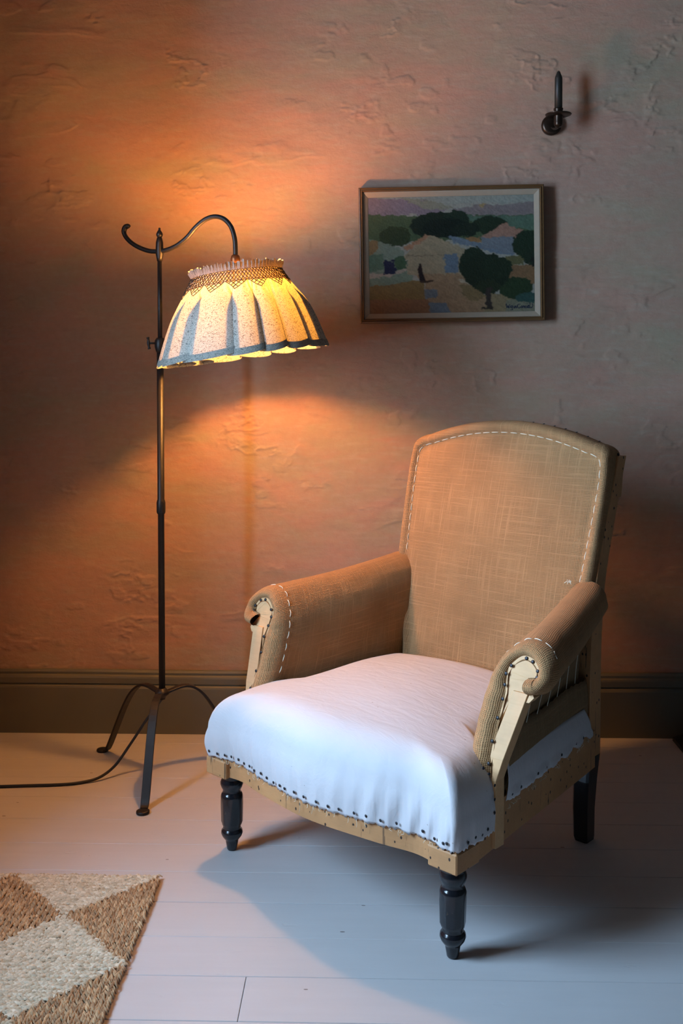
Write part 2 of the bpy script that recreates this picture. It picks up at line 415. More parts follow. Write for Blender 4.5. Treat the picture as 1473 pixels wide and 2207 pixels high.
# -- legs
lp = [(.0, 0), (.0095, 0), (.0115, .003), (.0145, .021), (.0145, .024), (.0175, .027), (.0225, .034), (.0250, .041), (.0240, .047), (.0200, .0505), (.0192, .053), (.0205, .0545),
      (.0192, .057), (.0225, .061), (.0240, .067), (.0250, .112), (.0255, .124), (.0255, .128), (.0235, .134), (.0215, .136), (.0205, .141), (.0215, .145), (.0240, .149), (.0262, .156), (.0262, .161), (.0235, .168), (.0222, .171), (.0240, .174), (.0245, .190), (0, .190)]
def facet(a, z):
    if .062 < z < .120: return math.cos(PI/8)/math.cos((a % (PI/4))-PI/8)*1.03
    return 1.0
legs = []
for sx in (-1, 1):
    l = lathe('front_leg', lp, M['lacquer'], CH, 40, mod=facet, center=(0, 0, 0)); l.location = (sx*.3125, 0, 0); l.data.transform(Matrix.Scale(.985, 4, (0, 0, 1)))
    rp = np.array([(.262, .592, 0), (.262, .590, .01), (.265, .583, .08), (.269, .582, .15), (.270, .588, .205)])
    bars('rear_leg', [(sx*p[0], p[1], p[2]) for p in rp], [(.0165, .019), (.018, .021), (.019, .022), (.0195, .025), (.020, .029)], M['lacquer'], CH, ((1, 0, 0), (0, 1, 0)), smooth=False, bevel=.25)
    pp = cr([(.270, .588, .19), (.271, .590, .30), (.272, .592, .45), (.274, .606, .60), (.278, .648, .75), (.281, .700, .898)], 16)
    sc = [(.019-.003*i/15, .028-.009*i/15) for i in range(16)]
    po = bars('back_post', [(sx*p[0], p[1], p[2]) for p in pp], sc, M['beech'], CH, ((1, 0, 0), (0, 1, 0)), bevel=.08)
# -- front rail (serpentine)
def rail_front():
    P = []
    for u in np.linspace(-.348, .348, 60):
        v = -.040-bow(u); zb = .187+.003*math.cos(u*9); zt = .262
        P.append([(u, v, zb), (u, v, zt), (u, v+.05, zt), (u, v+.05, zb)])
    return grid('front_rail', P, M['beech'], CH, close_j=True, cap0=True, cap1=True, smooth=False, flip=True)
rail_front()
for sx in (-1, 1):
    box('corner_block', (sx*.3185-.0335, -.0435, .1815), (sx*.3185+.0335, .030, .221), M['beech'], CH, .0025)
    bars('side_rail', [(sx*.338, .026, .2285), (sx*.312, .30, .2285), (sx*.284, .575, .2285)], (.013, .0435), M['beech'], CH, ((1, 0, 0), (0, 0, 1)), bevel=.08)
bars('rear_rail', [(-.27, .595, .24), (.27, .595, .24)], (.013, .045), M['beech'], CH, ((0, 1, 0), (0, 0, 1)))

# -- seat cover: dome over a serpentine outline
def seat_outline(n=360):
    pts = []
    for u in np.linspace(-.336, .336, 120): pts.append((u, -.0445-bow(u)))
    for a in np.linspace(-PI/2, 0, 10)[1:]: pts.append((.336+.016*math.cos(a), -.0285+.016*math.sin(a)))
    for v in np.linspace(-.02, .080, 20): pts.append((.352+.001*math.sin(v*60), v))
    for (u, v) in cr([(.348, .088), (.325, .112), (.300, .13), (.290, .16), (.278, .30), (.262, .42), (.245, .505)], 40): pts.append((u, v))
    right = pts[60:]; left = [(-u, v) for (u, v) in right]
    back = [(u, .515) for u in np.linspace(.232, -.232, 60)]
    full = right+back+left[::-1]
    return np.array(full[:-1])
def ztop(u, v):
    e = max(0, 1-(u/.345)**2); vv = min(max((v+.06)/.62, 0), 1)
    return .358+.048*e*(.62+.38*math.sin(PI*vv))
OUT = seat_outline(); NO = len(OUT)
def seat_cover():
    c = np.array([0, .22]); rows = []
    # polar interior, then edge profile
    rho = [.001]+list(np.linspace(0.04, .80, 21))
    prof_e = [(.80+(.2)*math.sin(a), math.cos(a)) for a in np.linspace(0, PI/2, 13)[1:]]
    for r in rho:
        rows.append([(c+(p-c)*r, None) for p in OUT])
    P = []
    D = np.linalg.norm(OUT-c, axis=1)
    for r in rho+[None]*0:
        row = []
        for p, d0 in zip(OUT, D):
            inset = (1-r)*(d0-.085)/.8
            rr = r/.80*(d0-.085)/d0
            q = c+(p-c)*rr; row.append((q[0], q[1], ztop(q[0], q[1])))
        P.append(row)
    for a in np.linspace(0, PI/2, 11)[1:]:
        row = []
        for p, d0 in zip(OUT, D):
            dd = d0-.085+.085*math.sin(a); q = c+(p-c)*dd/d0
            zt = ztop(q[0], q[1]); row.append((q[0], q[1], zt-.072*(1-math.cos(a))**1.15))
        P.append(row)
    nb = 14
    for k_ in range(1, nb+1):
        t = k_/nb; row = []
        for i, (p, d0) in enumerate(zip(OUT, D)):
            z0 = ztop(p[0], p[1])-.072; zb = .2235
            if p[1] > .085: zb = .25
            jit = .0022*math.sin(i*2.9)+.0016*math.sin(i*1.3+2)+.0012*RNG.random() if k_ == nb else 0
            bul = .0065*math.sin(PI*t)*(1-.6*t)
            q = c+(p-c)*(d0+bul)/d0
            row.append((q[0], q[1], z0+(zb-z0)*t+jit))
        P.append(row)
    # underside tuck so that the cloth has an edge
    row = [(c[0]+(p[0]-c[0])*(d0-.004)/d0, c[1]+(p[1]-c[1])*(d0-.004)/d0, P[-1][i][2]+.002) for i, (p, d0) in enumerate(zip(OUT, D))]
    P.append(row)
    P = np.array(P)
    # pulls from the tacks on the front drop, and corner pleats
    nr = len(P)
    for i in range(NO):
        u, v = OUT[i]
        if v < .085:
            for k_ in range(len(rho), nr):
                t = (k_-len(rho))/(nr-len(rho)); s = abs(u)/.35
                diag = u*150+t*5*np.sign(u)
                w_ = (.0030*math.sin(diag)+.0026*math.sin(diag*.47+1.3)+.0014*math.sin(u*420+3*t))*sstep(.12, .8, t)*(.35+.65*sstep(.1, .85, s) if u < 0 else .25+.75*sstep(.2, .8, s))
                n_ = (OUT[i]-c); n_ /= np.linalg.norm(n_)
                P[k_, i, :2] += n_*w_
                for uc, vc in ((.312, -.05), (.351, .0)):
                    dd = math.hypot(abs(u)-uc-(.006*(1-t)), v-vc)
                    P[k_, i, :2] -= n_*.0075*math.exp(-(dd/.0045)**2)*sstep(.25, .9, t)
    # broad soft undulation of the top
    for k_ in range(len(rho)+8):
        for i in range(NO):
            x, y = P[k_, i, :2]
            P[k_, i, 2] += .0035*math.sin(x*14+y*9)*math.sin(y*11-1)*(k_/(len(rho)+8))
    return grid('seat_cover', P, M['cotton'], CH, close_j=True, cap0=True, flip=False)
seat = seat_cover(); seat['label'] = 'white calico seat cover tacked along a torn edge'
# tacks
bm = bmesh.new(); bmesh.ops.create_uvsphere(bm, u_segments=8, v_segments=4, radius=.0034); TACK = bpy.data.meshes.new('tack')
for v_ in bm.verts: v_.co.z *= .28
bm.to_mesh(TACK); bm.free(); TACK.materials.append(M['tack']); TACK.polygons.foreach_set('use_smooth', [True]*len(TACK.polygons))
def tack(parent, pos, nrm, s=1.0):
    o = bpy.data.objects.new('tack', TACK); COL.objects.link(o); o.parent = parent; o.location = pos
    o.rotation_euler = Vector(nrm).to_track_quat('Z', 'Y').to_euler(); o.scale = (s, s, s); return o
for u in list(np.linspace(-.335, -.06, 13))+list(np.linspace(-.03, .30, 12))+[.32, .333]:
    uu = u+random.uniform(-.004, .004); s_ = abs(uu)/.348
    tack(seat, (uu, -.0488-bow(uu), .2375+random.uniform(-.002, .002)), (0, -1, 0))
for v in (-.012, .012, .033, .052): tack(seat, (.3555, v, .236+random.uniform(-.002, .004)), (1, 0, 0))
for z in (.262, .288, .315): tack(seat, (.3555, .074, z), (1, 0, 0))
for (uu, vv, zz) in ((.3475, .066, .338), (.340, .058, .349)): tack(seat, (uu, vv, zz), (.6, -.5, .5))

# -- arms
AF = [(.292, .30), (.284, .38), (.287, .46), (.299, .515), (.325, .553), (.360, .572), (.398, .566), (.425, .540), (.430, .508), (.415, .484), (.388, .476)]
AR = [(.228, .30), (.224, .40), (.220, .50), (.222, .56), (.236, .596), (.265, .615), (.298, .613), (.321, .592), (.326, .562), (.312, .542), (.292, .540)]
NS = 56
PF = cr(AF, NS); PR = cr(AR, NS)
def vplane(z): return .083+(z-.335)*.39
_t = np.gradient(PF, axis=0); _t /= np.linalg.norm(_t, axis=1)[:, None]
_w = np.array([sstep(.47, .545, p[1]) if k_ < NS*.45 else 1.0 for k_, p in enumerate(PF)])
SPN = PF+np.stack([_t[:, 1], -_t[:, 0]], 1)*(.056*(1-_w)+.035*_w)[:, None]
def arm(sx):
    P = []
    for t in np.linspace(0, 1, 30):                      # rear to front
        e = t; row = []
        for k_ in range(NS):
            p = PR[k_]*(1-e)+PF[k_]*e
            vf = vplane(PF[k_][1])+.022
            v = .575*(1-t)+vf*t
            sag = .006*math.sin(PI*t)
            row.append((sx*p[0], v, p[1]-sag*(p[1] > .45)))
        P.append(row)
    R = .030
    for a in np.linspace(0, PI*.80, 12)[1:]:             # roll over the front edge
        row = []
        for k_ in range(NS):
            p = PF[k_]; d = SPN[k_]-p; L = max(np.linalg.norm(d), 1e-4); dn = d/L
            rr = min(R, L*.5); off = rr*(1-math.cos(a)); vv = vplane(p[1])+.022-.038*math.sin(a)
            q = p+dn*off; row.append((sx*q[0], vv, q[1]))
        P.append(row)
    for t in (.45, 1.0):
        row = []
        for k_ in range(NS):
            p = PF[k_]; d = SPN[k_]-p; L = max(np.linalg.norm(d), 1e-4); dn = d/L; rr = min(R, L*.5)
            q0 = p+dn*rr*(1-math.cos(PI*.8)); q1 = p+d*.97; q = q0+(q1-q0)*t
            row.append((sx*q[0], vplane(q[1])-.003+.004*(1-t), q[1]))
        P.append(row)
    P = np.array(P); P[:, :, 1] += .0012*np.sin(P[:, :, 2]*160)
    # gentle lumps
    lump = .0022*(fbm(P[:, :, 1]*22, P[:, :, 2]*22, 3, 5)-.5)*2; P[:, :, 0] += lump
    # twist of the weave: uv from arc length
    o = grid('arm_pad', P, M['burlap'], CH, flip=(sx < 0))
    # stitched line
    st = []; i0 = 28
    return o, P
def dashes(name, pts, normal_off, parent, L=.017, gap=.009, r=.0010, mat='twine'):
    pts = np.asarray(pts); d = np.concatenate([[0], np.cumsum(np.linalg.norm(pts[1:]-pts[:-1], axis=1))]); tot = d[-1]
    paths = []; s = 0
    f = lambda s_: np.array([np.interp(s_, d, pts[:, k_]) for k_ in range(3)])
    while s+L < tot:
        q = [f(s+L*t) for t in (0, .25, .5, .75, 1)]
        h = (-.0012, .0008, .0013, .0008, -.0012)
        paths.append([a+np.asarray(normal_off)*hh/.001 for a, hh in zip(q, h)]); s += L+gap*random.uniform(.7, 1.3)
    return tubes(name, paths, r, M[mat], parent, 5, 'stuff')
for sx in (-1, 1):
    ap, P = arm(sx)
    line = [P[29, k_]+np.array([-sx*.0008, 0, .0004]) for k_ in range(6, int(NS*.72))]
    dashes('stitching', line, (-sx*.0009, 0, .0004), ap)
    # tacks down the facing edge and round the scroll
    for k_ in list(range(3, int(NS*.40), 3)):
        q = P[-1, k_]; tack(ap, (q[0]-sx*.004, q[1]-.004, q[2]), (0, -1, .2), 1.15)
    for k_ in (int(NS*.52), int(NS*.60), int(NS*.70), int(NS*.80), int(NS*.90)):
        p = PF[k_]; q = p+(SPN[k_]-p)*.86; tack(ap, (sx*q[0], vplane(q[1])-.004, q[1]), (0, -1, .3), 1.1)
    # wooden post with swept-back top, and scroll block
    pz = [.19, .225, .27, .32, .36, .40, .44, .46, .481]
    path = []; secs = []
    for z in pz:
        out = .3545+max(0, z-.32)*.205; wd = .0165 if z > .3 else .0175
        vv = max(.083, vplane(z))+.0118 if z > .32 else .0935
        path.append((sx*(out-wd), vv, z)); secs.append((wd, .0145 if z > .3 else .0145))
    bars('arm_post', path, secs, M['beech_clean'], CH, ((1, 0, 0), (0, 1, 0)), bevel=.06)
    P2 = []
    ks = list(range(int(NS*.12), NS)); cs = np.array([.380, .500])
    for vv in (0, .022):
        row = [(sx*(SPN[k_][0]+(PF[k_][0]-SPN[k_][0])*.25), vplane(SPN[k_][1])+.0005+vv, SPN[k_][1]+(PF[k_][1]-SPN[k_][1])*.25) for k_ in ks]
        row += [(sx*.400, vplane(.476)+.0005+vv, .476), (sx*.392, vplane(.466)+.0005+vv, .466), (sx*.350, vplane(.462)+.0005+vv, .462)]
        P2.append(row)
    grid('arm_scroll', P2, M['beech_clean'], CH, close_j=True, cap0=True, cap1=True, smooth=False)
    # arm top rail of wood hidden in the roll
    # outside lining
    Pl = []
    for t in np.linspace(0, 1, 24):
        row = []
        for s_ in np.linspace(0, 1, 14):
            z = .27+(.485+.06*t-.27)*s_
            u0 = (.332*(1-t)+.268*t); u1 = (.372*(1-t)+.285*t); u = u0+(u1-u0)*s_-.008*math.sin(PI*s_)
            v0 = max(.125, vplane(z)+.026); row.append((sx*u, v0+(.545-v0)*t, z))
        Pl.append(row)
    ln = grid('outside_lining', Pl, M['burlap_old'], CH, flip=(sx > 0))
    sol = ln.modifiers.new('thickness', 'SOLIDIFY'); sol.thickness = .0015
    Pl = []
    for t in np.linspace(0, 1, 60):
        row = []
        for s_ in np.linspace(0, 1, 8):
            z = .28+(.405-.012*t+.0015*math.sin(t*90)+.003*math.sin(t*11)-.28)*s_
            u = (.347*(1-t)+.279*t)+.006*math.sin(PI*s_)
            row.append((sx*u, .125+(.560-.125)*t, z))
        Pl.append(row)
    fp = grid('lower_flap', Pl, M['burlap_old'], CH, flip=(sx > 0)); sol = fp.modifiers.new('thickness', 'SOLIDIFY'); sol.thickness = .002
    # white flap on the side rail with torn edge
    Pl = []
    for t in np.linspace(0, 1, 90):
        row = []
        tear = .002*math.sin(t*37)+.0013*math.sin(t*83+1)+.0008*math.sin(t*190)+.0016*(RNG.random()-.5)
        for s_ in np.linspace(0, 1, 12):
            zt = .352-.020*t; zb = .268-.004*t+tear; z = zt+(zb-zt)*s_
            if t > .86: z = zt+(zb-zt)*s_-(0)
            u = (.351*(1-t)+.292*t)+.0075*math.sin(PI*(s_*.9+.05))+(.006*s_*s_*abs(math.sin(t*21)) if s_ > .8 else 0)
            row.append((sx*u, .118+(.530+.035*s_-.118)*t, z))
        Pl.append(row)
    sf = grid('side_flap', Pl, M['cotton'], CH, flip=(sx > 0)); sf['label'] = 'white calico flap tacked to the side rail'
    sol = sf.modifiers.new('thickness', 'SOLIDIFY'); sol.thickness = .0012
    for t in np.linspace(.04, .97, 11):
        u = (.351*(1-t)+.292*t)+.0065; tack(sf, (sx*u, .118+.44*t, .279-.004*t), (sx, 0, 0))
    # twine strands over the outside lining
    for k_ in range(6):
        t = .22+k_*.135; u0 = (.350*(1-t)+.275*t); u1 = (.376*(1-t)+.288*t)
        pts = [(sx*(u1+.004), .125+.42*t+.004, .48+.05*t), (sx*((u0+u1)/2+.003), .125+.42*t+.006*math.sin(k_), .45), (sx*(u0+.004), .125+.42*t-.004, .395)]
        tube('twine', cr(pts, 8), .0009, M['twine'], CH, 5)
# frayed threads at the torn side edge and under the front rail
fr = []
for k_ in range(26):
    t = random.random(); u = .351*(1-t)+.292*t+.007; v = .118+.43*t; z = .266
    a = np.array([u, v, z]); fr.append(cr([a, a+np.array([.004, random.uniform(-.006, .006), -.004]), a+np.array([.003, random.uniform(-.01, .01), -.010*random.random()-.002])], 5))
for k_ in range(40):
    u = random.uniform(-.33, .33); a = np.array([u, -.0455-bow(u), .2245]); L = random.uniform(.003, .012)*(2.2 if random.random() < .12 else 1)
    fr.append(cr([a, a+np.array([random.uniform(-.004, .004), -.002, -L*.5]), a+np.array([random.uniform(-.006, .006), -.0015, -L])], 5))
tubes('frayed_threads', fr, .0004, M['twine'], seat, 4, 'stuff')

# -- back pad
def back_front_v(u, z):
    base = np.interp(z, [.30, .35, .60, .85, .97], [.492, .500, .556, .622, .652]); return base-.014*math.cos(min(1, abs(u)/.29)*PI/2)*math.sin(PI*min(max((z-.3)/.68, 0), 1))+.010
def crown(u): return .905+.062*(1-(u/.29)**2)
def back_outline():
    pts = []
    right = [(.222, .30), (.235, .40), (.262, .50), (.284, .585), (.291, .66), (.294, .76), (.295, .85), (.293, .885)]
    rp_ = [tuple(p) for p in cr(right, 50)]
    cor = [(.293, .885), (.289, .908), (.274, .921), (.255, .928)]
    rp_ += [tuple(p) for p in cr(cor, 12)][1:]
    top = []
    for u in np.linspace(.250, 0, 40): top.append((u, .928-.0 + (crown(u)-crown(.250))))
    half = rp_+top
    full = half+[(-u, z) for (u, z) in half[::-1]][1:]
    bot = [(u, .30) for u in np.linspace(-.21, .21, 30)]
    return np.array(full+bot)
BO = back_outline(); NB = len(BO)
def back_pad():
    c = np.array([0, .62]); P = []; UV = []
    tng = np.roll(BO, -1, 0)-np.roll(BO, 1, 0); nr = BO-np.array([0, .62])*1.0; nr = nr/np.linalg.norm(nr, axis=1)[:, None]
    for r in np.concatenate([[.0008], np.linspace(.04, 1, 25)]):
        row = []; ur = []
        for i in range(NB):
            inner = BO[i]-nr[i]*.030; q = c+(inner-c)*r; v = back_front_v(q[0], q[1])
            d = max(0, (r-.94)/.06); v += .004*d
            row.append((q[0], v, q[1])); ur.append((q[0], q[1]))
        P.append(row); UV.append(ur)
    s = 0
    for a in np.linspace(0, PI*.5, 10)[1:]:
        row = []; ur = []
        for i in range(NB):
            inner = BO[i]-nr[i]*.030; q = inner+nr[i]*.030*math.sin(a); v = back_front_v(inner[0], inner[1])+.0-.009*math.sin(a*2)*1.0+.024*(1-math.cos(a))
            row.append((q[0], v, q[1])); uq = inner+nr[i]*(.047*a/(PI/2)); ur.append((uq[0], uq[1]))
        P.append(row); UV.append(ur)
    for t in (.25, .5, .75, 1.0):
        row = []; ur = []
        for i in range(NB):
            q = BO[i]-nr[i]*.006*t; v = back_front_v(*(BO[i]-nr[i]*.03))+.024+.044*t
            row.append((q[0], v, q[1])); uq = BO[i]+nr[i]*(.017+.044*t); ur.append((uq[0], uq[1]))
        P.append(row); UV.append(ur)
    P = np.array(P); P[:, :, 1] += .004*(fbm(P[:, :, 0]*9+5, P[:, :, 2]*9, 3, 8)-.5)
    return grid('back_pad', P, M['burlap'], CH, close_j=True, UV=UV, cap0=True, cap1=True, flip=True), P, nr
bp, BPp, bnr = back_pad()
ln = [BPp[25, i]+np.array([0, -.0008, 0]) for i in range(22, 2*101-22) if BO[i][1] > .60]
dashes('stitching', ln, (0, -.0009, 0), bp, .019, .008, .0011)
# tacks along the top edge and right side
for i in range(63, 140, 5):
    q = BPp[-2, i]; tack(bp, (q[0], q[1], q[2]+.0015), (0, -.2, 1), 1.0)
for i in range(24, 56, 4):
    q = BPp[-2, i]; tack(bp, (q[0]+.001, q[1]-.002, q[2]), (1, -.2, 0), 1.3)
    tack(bp, (-q[0]-.001, q[1]-.002, q[2]), (-1, -.2, 0), 1.3)
# outside back: crest rail and cloth
Pc = []
for u in np.linspace(-.295, .295, 30):
    zt = crown(min(.27, abs(u)))-.012-(.030*sstep(.24, .295, abs(u))); v = .672
    Pc.append([(u, v, zt-.07), (u, v+.006, zt), (u, v+.036, zt), (u, v+.026, zt-.07)])
grid('crest_rail', Pc, M['beech'], CH, close_j=True, cap0=True, cap1=True, smooth=False, flip=True)
Pb = []
for z in np.linspace(.20, .90, 20):
    v = np.interp(z, [.2, .45, .6, .75, .9], [.612, .614, .628, .668, .712])
    Pb.append([(u, v, z) for u in np.linspace(-.262, .262, 12)])
ob = grid('outside_back', Pb, M['burlap_old'], CH, flip=False); sol = ob.modifiers.new('thickness', 'SOLIDIFY'); sol.thickness = .0015
# scraps of white thread at the arm joints
for (u, v, z) in ((.245, .545, .612), (-.236, .497, .352)):
    sc_ = []
    for k_ in range(7):
        a = np.array([u, v, z]); d = np.array([random.uniform(-1, 1), random.uniform(-.6, 0), random.uniform(-.3, 1)])*.011
        sc_.append(cr([a, a+d*.6+np.array([0, 0, .003]), a+d], 5))
    tubes('loose_thread', sc_, .0008, M['twine'], CH, 5, 'stuff')

# ------------------------------------------------------------------ floor lamp
LX, LY = -.559, 2.70
LP = empty('floor_lamp', (LX, LY, 0), 0, 'black iron tripod floor lamp with a gathered patterned cloth shade, left of the armchair', 'floor lamp')
AZ = [math.radians(a) for a in (145.7, -89.0, 30.0)]
lprof = cr([(.008, .216), (.03, .222), (.06, .228), (.088, .222), (.118, .198), (.148, .155), (.178, .098), (.203, .048), (.222, .014), (.233, .006)], 28)
for az, RL in zip(AZ, (1.0, 1.07, 1.0)):
    dr = np.array([math.cos(az), math.sin(az), 0]); tn = np.array([-dr[1], dr[0], 0])
    path = [dr*p[0]*RL+np.array([0, 0, p[1]]) for p in lprof]; T = np.gradient(np.array(path), axis=0); T /= np.linalg.norm(T, axis=1)[:, None]
    nn = [np.cross(t, tn) for t in T]
    secs = [(.0085+.0025*sstep(0, .5, i/27)*(1-.5*sstep(.8, 1, i/27)), .0032) for i in range(28)]
    lg = bars('leg', path, secs, M['iron'], LP, lambda i, nn=nn, tn=tn: (tn, nn[i]), smooth=False, bevel=.3)
    c_ = dr*.246*RL
    lathe('foot', [(0, 0), (.0155, 0), (.0170, .002), (.0165, .0065), (.013, .008), (0, .008)], M['iron'], lg, 20, (c_[0], c_[1], 0))
lathe('base_collar', [(0, .205), (.010, .205), (.013, .210), (.019, .214), (.020, .219), (.017, .224), (.013, .227), (.010, .231), (0, .231)], M['iron'], LP, 24)
lathe('lower_pole', [(0, .2), (.0088, .2), (.0088, .71), (.0112, .712), (.0122, .716), (.0122, .742), (.0108, .748), (.0096, .750), (.0092, 1.162), (0, 1.162)], M['iron'], LP, 20)
lathe('pole_clamp', [(0, 1.150), (.0095, 1.150), (.0120, 1.156), (.0145, 1.165), (.0150, 1.174), (.0140, 1.184), (.0105, 1.190), (.0075, 1.191), (0, 1.191)], M['iron'], LP, 24)
ts = tube('thumb_screw', [(-.012, -.003, 1.176), (-.030, -.003, 1.176)], .0028, M['iron'], LP, 8)
tube('screw_handle', cr([(-.0285, -.003, 1.160), (-.0300, -.003, 1.166), (-.031, -.003, 1.176), (-.0315, -.003, 1.186), (-.033, -.003, 1.192)], 12), [.004, .0045, .0035, .003, .0038, .0045, .0045, .0038, .003, .0035, .0045, .004], M['iron'], ts, 8)
lathe('upper_pole', [(0, 1.16), (.0062, 1.16), (.0062, 1.405), (0, 1.405)], M['iron'], LP, 16)
lathe('top_socket', [(0, 1.398), (.0070, 1.398), (.0085, 1.406), (.0105, 1.416), (.0110, 1.424), (.0102, 1.44), (.0100, 1.448), (.0072, 1.460), (.0046, 1.463), (0, 1.463)], M['iron'], LP, 24)
lathe('finial', [(0, 1.460), (.0050, 1.461), (.0085, 1.466), (.0090, 1.471), (.0070, 1.476), (.0035, 1.481), (.0028, 1.484), (.0032, 1.486), (.0020, 1.488), (0, 1.488)], M['iron'], LP, 20)
DY = -.10   # shade comes forward of the pole
def ax(x, z):  # arm plane: y follows x
    return np.array([x-LX, (x-LX)/(.219)*DY, z])
armp = [ax(-.555, 1.424), ax(-.532, 1.428), ax(-.505, 1.438), ax(-.478, 1.456), ax(-.452, 1.482), ax(-.425, 1.500), ax(-.398, 1.506), ax(-.372, 1.498), ax(-.352, 1.476), ax(-.342, 1.445), ax(-.340, 1.420), ax(-.340, 1.398)]
tube('curved_arm', cr(armp, 60), .0063, M['iron'], LP, 14)
hk = [ax(-.560, 1.424), ax(-.590, 1.427), ax(-.620, 1.438), ax(-.645, 1.453), ax(-.662, 1.470), ax(-.6680, 1.485), ax(-.663, 1.497), ax(-.652, 1.499), ax(-.649, 1.497)]
nh = 40
tube('hook_end', cr(hk, nh), [.0063]*22+[.0063+.0012*math.sin(PI*k_/12) for k_ in range(12)]+[.0055, .0045, .0035, .0028, .0024, .002], M['iron'], LP, 12)
SC = np.array([-.340-LX, DY, 0])
lathe('bulb_holder', [(0, 1.352), (.0085, 1.352), (.0085, 1.366), (.0125, 1.369), (.0128, 1.392), (.0110, 1.400), (.0075, 1.403), (0, 1.403)], M['brass'], LP, 24, (SC[0], SC[1], 0))
em = NT('bulb_glow'); e_ = em.n('ShaderNodeEmission', None, Color=BULB['color']+(1,), Strength=BULB['strength']); em.surf(e_.outputs[0])
lathe('bulb', [(0, 1.268), (.017, 1.270), (.028, 1.280), (.033, 1.294), (.030, 1.310), (.019, 1.328), (.011, 1.340), (.011, 1.352), (0, 1.352)], em.m, LP, 20, (SC[0], SC[1], 0))
# shade: gathered cloth, top and bottom rings tilted
TILT = math.radians(7.8)
CT = np.array([-.3365-LX, -.10, 1.3515]); CB = np.array([-.3245-LX, -.10, 1.1420])
NF = 17; NT_ = 1200; NR = 34
def shade_pt(th, t, off=0.0, top=False):
    """t 0 = under the ruffle, 1 = hem"""
    c = CT*(1-t)+CB*t
    R0 = .1175*(1-t)+.2150*t-.0055*math.sin(PI*t)*-1.6
    g = sstep(.12, .50, t)
    w = th+.10*math.sin(2*th+.7)+.05*math.sin(5*th)
    irr = .8+.35*math.sin(3*w+1)
    a = (3.2+.6*math.sin(2*th+1))*g*irr
    phi = th+a*math.sin(NF*w)/NF
    r = R0+(.0135*g*irr*math.cos(NF*w)) + .0012*(1-g)*math.cos(NF*4*w)+off
    hemz = -.006*t*math.cos(NF*w+.6)*g
    x = r*math.cos(phi); y = r*math.sin(phi)
    ex = np.array([math.cos(TILT), 0, math.sin(TILT)]); ey = np.array([0, 1, 0]); ez = np.array([-math.sin(TILT), 0, math.cos(TILT)])
    return c+ex*x+ey*y+ez*hemz
ths = np.linspace(0, 2*PI, NT_, endpoint=False)
Pt = np.array([[shade_pt(th, t) for th in ths] for t in np.linspace(0, 1, NR)])
UV = np.array([[(th*.34, t*.25) for th in ths] for t in np.linspace(0, 1, NR)])
sh = grid('lamp_shade', Pt, M['shade'], LP, close_j=True, UV=UV); sh.data.materials.append(M['shade_band']); sh.data.polygons.foreach_set('material_index', [1 if p.vertices[0]//NT_ < 5 else 0 for p in sh.data.polygons]); sh['label'] = 'gathered cloth shade with fine squiggle print and dark smocking'
Ph = np.array([[shade_pt(th, t, .0012) for th in ths] for t in np.linspace(.925, 1.003, 5)])
UVh = np.array([[(th*.34+.03, t*.25+.02) for th in ths] for t in np.linspace(.925, 1.003, 5)])
grid('hem', Ph, M['shade_double'], sh, close_j=True, UV=UVh)
# ruffle
ez = np.array([-math.sin(TILT), 0, math.cos(TILT)]); ex = np.array([math.cos(TILT), 0, math.sin(TILT)])
Pr = []; UVr = []
for t in np.linspace(0, 1, 6):
    row = []; ur = []
    for th in ths:
        r = .1178+.0035*t+.0036*t*math.sin(th*72+1.5*math.sin(th*7))+.0015*t*math.sin(th*151); h = .019*t*(1+.12*math.sin(th*23)+.1*math.sin(th*57))
        row.append(CT+ex*r*math.cos(th)+np.array([0, r*math.sin(th), 0])+ez*h); ur.append((th*.34, 1+t*.02))
    Pr.append(row); UVr.append(ur)
grid('ruffle', Pr, M['shade_double'], sh, close_j=True, UV=UVr)
# smocking: rows, diamonds, hanging points
def sp(th, t): return shade_pt(th, t, .0016)
paths = []
for t0 in (.005, .135):
    pts = [sp(th, t0+.004*math.sin(th*120)) for th in np.linspace(0, 2*PI, 480)]; paths.append(pts)
ND = 46
for ph in (0, PI):
    for k_ in range(ND):
        for (ta, tb) in ((.012, .07), (.07, .128)):
            a0 = 2*PI*k_/ND; a1 = 2*PI*(k_+1)/ND; am = (a0+a1)/2
            if ph == 0: paths.append([sp(a0, ta), sp((a0+am)/2, (ta+tb)/2), sp(am, tb)])
            else: paths.append([sp(am, ta), sp((am+a1)/2, (ta+tb)/2), sp(a1, tb)])
            if ph == 0: paths.append([sp(am, tb), sp((am+a1)/2, (ta+tb)/2), sp(a1, ta)])
            else: paths.append([sp(am, ta), sp((a0+am)/2, (ta+tb)/2), sp(a0, tb)])
NPT = 15
for k_ in range(NPT):
    a0 = 2*PI*(k_+.05)/NPT; a1 = 2*PI*(k_+.95)/NPT; am = (a0+a1)/2; m_ = 4
    for q in range(m_):
        f = q/m_
        # lines going down right from the top edge to the right side of the point, and mirrored
        s0 = a0+(a1-a0)*f; e0 = am+(a1-am)*f; tt = .140+.100*(1-f)
        paths.append([sp(s0+(e0-s0)*x, .140+(tt-.140)*x) for x in (0, .33, .66, 1)])
        s1 = a1-(a1-a0)*f; e1 = am-(am-a0)*f
        paths.append([sp(s1+(e1-s1)*x, .140+(tt-.140)*x) for x in (0, .33, .66, 1)])
tubes('smocking_stitches', paths, .0009, M['thread_dark'], sh, 4, 'stuff')
# wire rings and spider inside the shade
ring = [CT+ex*.112*math.cos(a)+np.array([0, .112*math.sin(a), 0])-ez*.01 for a in np.linspace(0, 2*PI, 40)]
tubes('shade_frame', [ring]+[[SC+np.array([0, 0, 1.362]), CT+ex*.112*math.cos(a)+np.array([0, .112*math.sin(a), 0])-ez*.01] for a in (.5, 2.6, 4.7)], .0015, M['brass'], sh, 6)
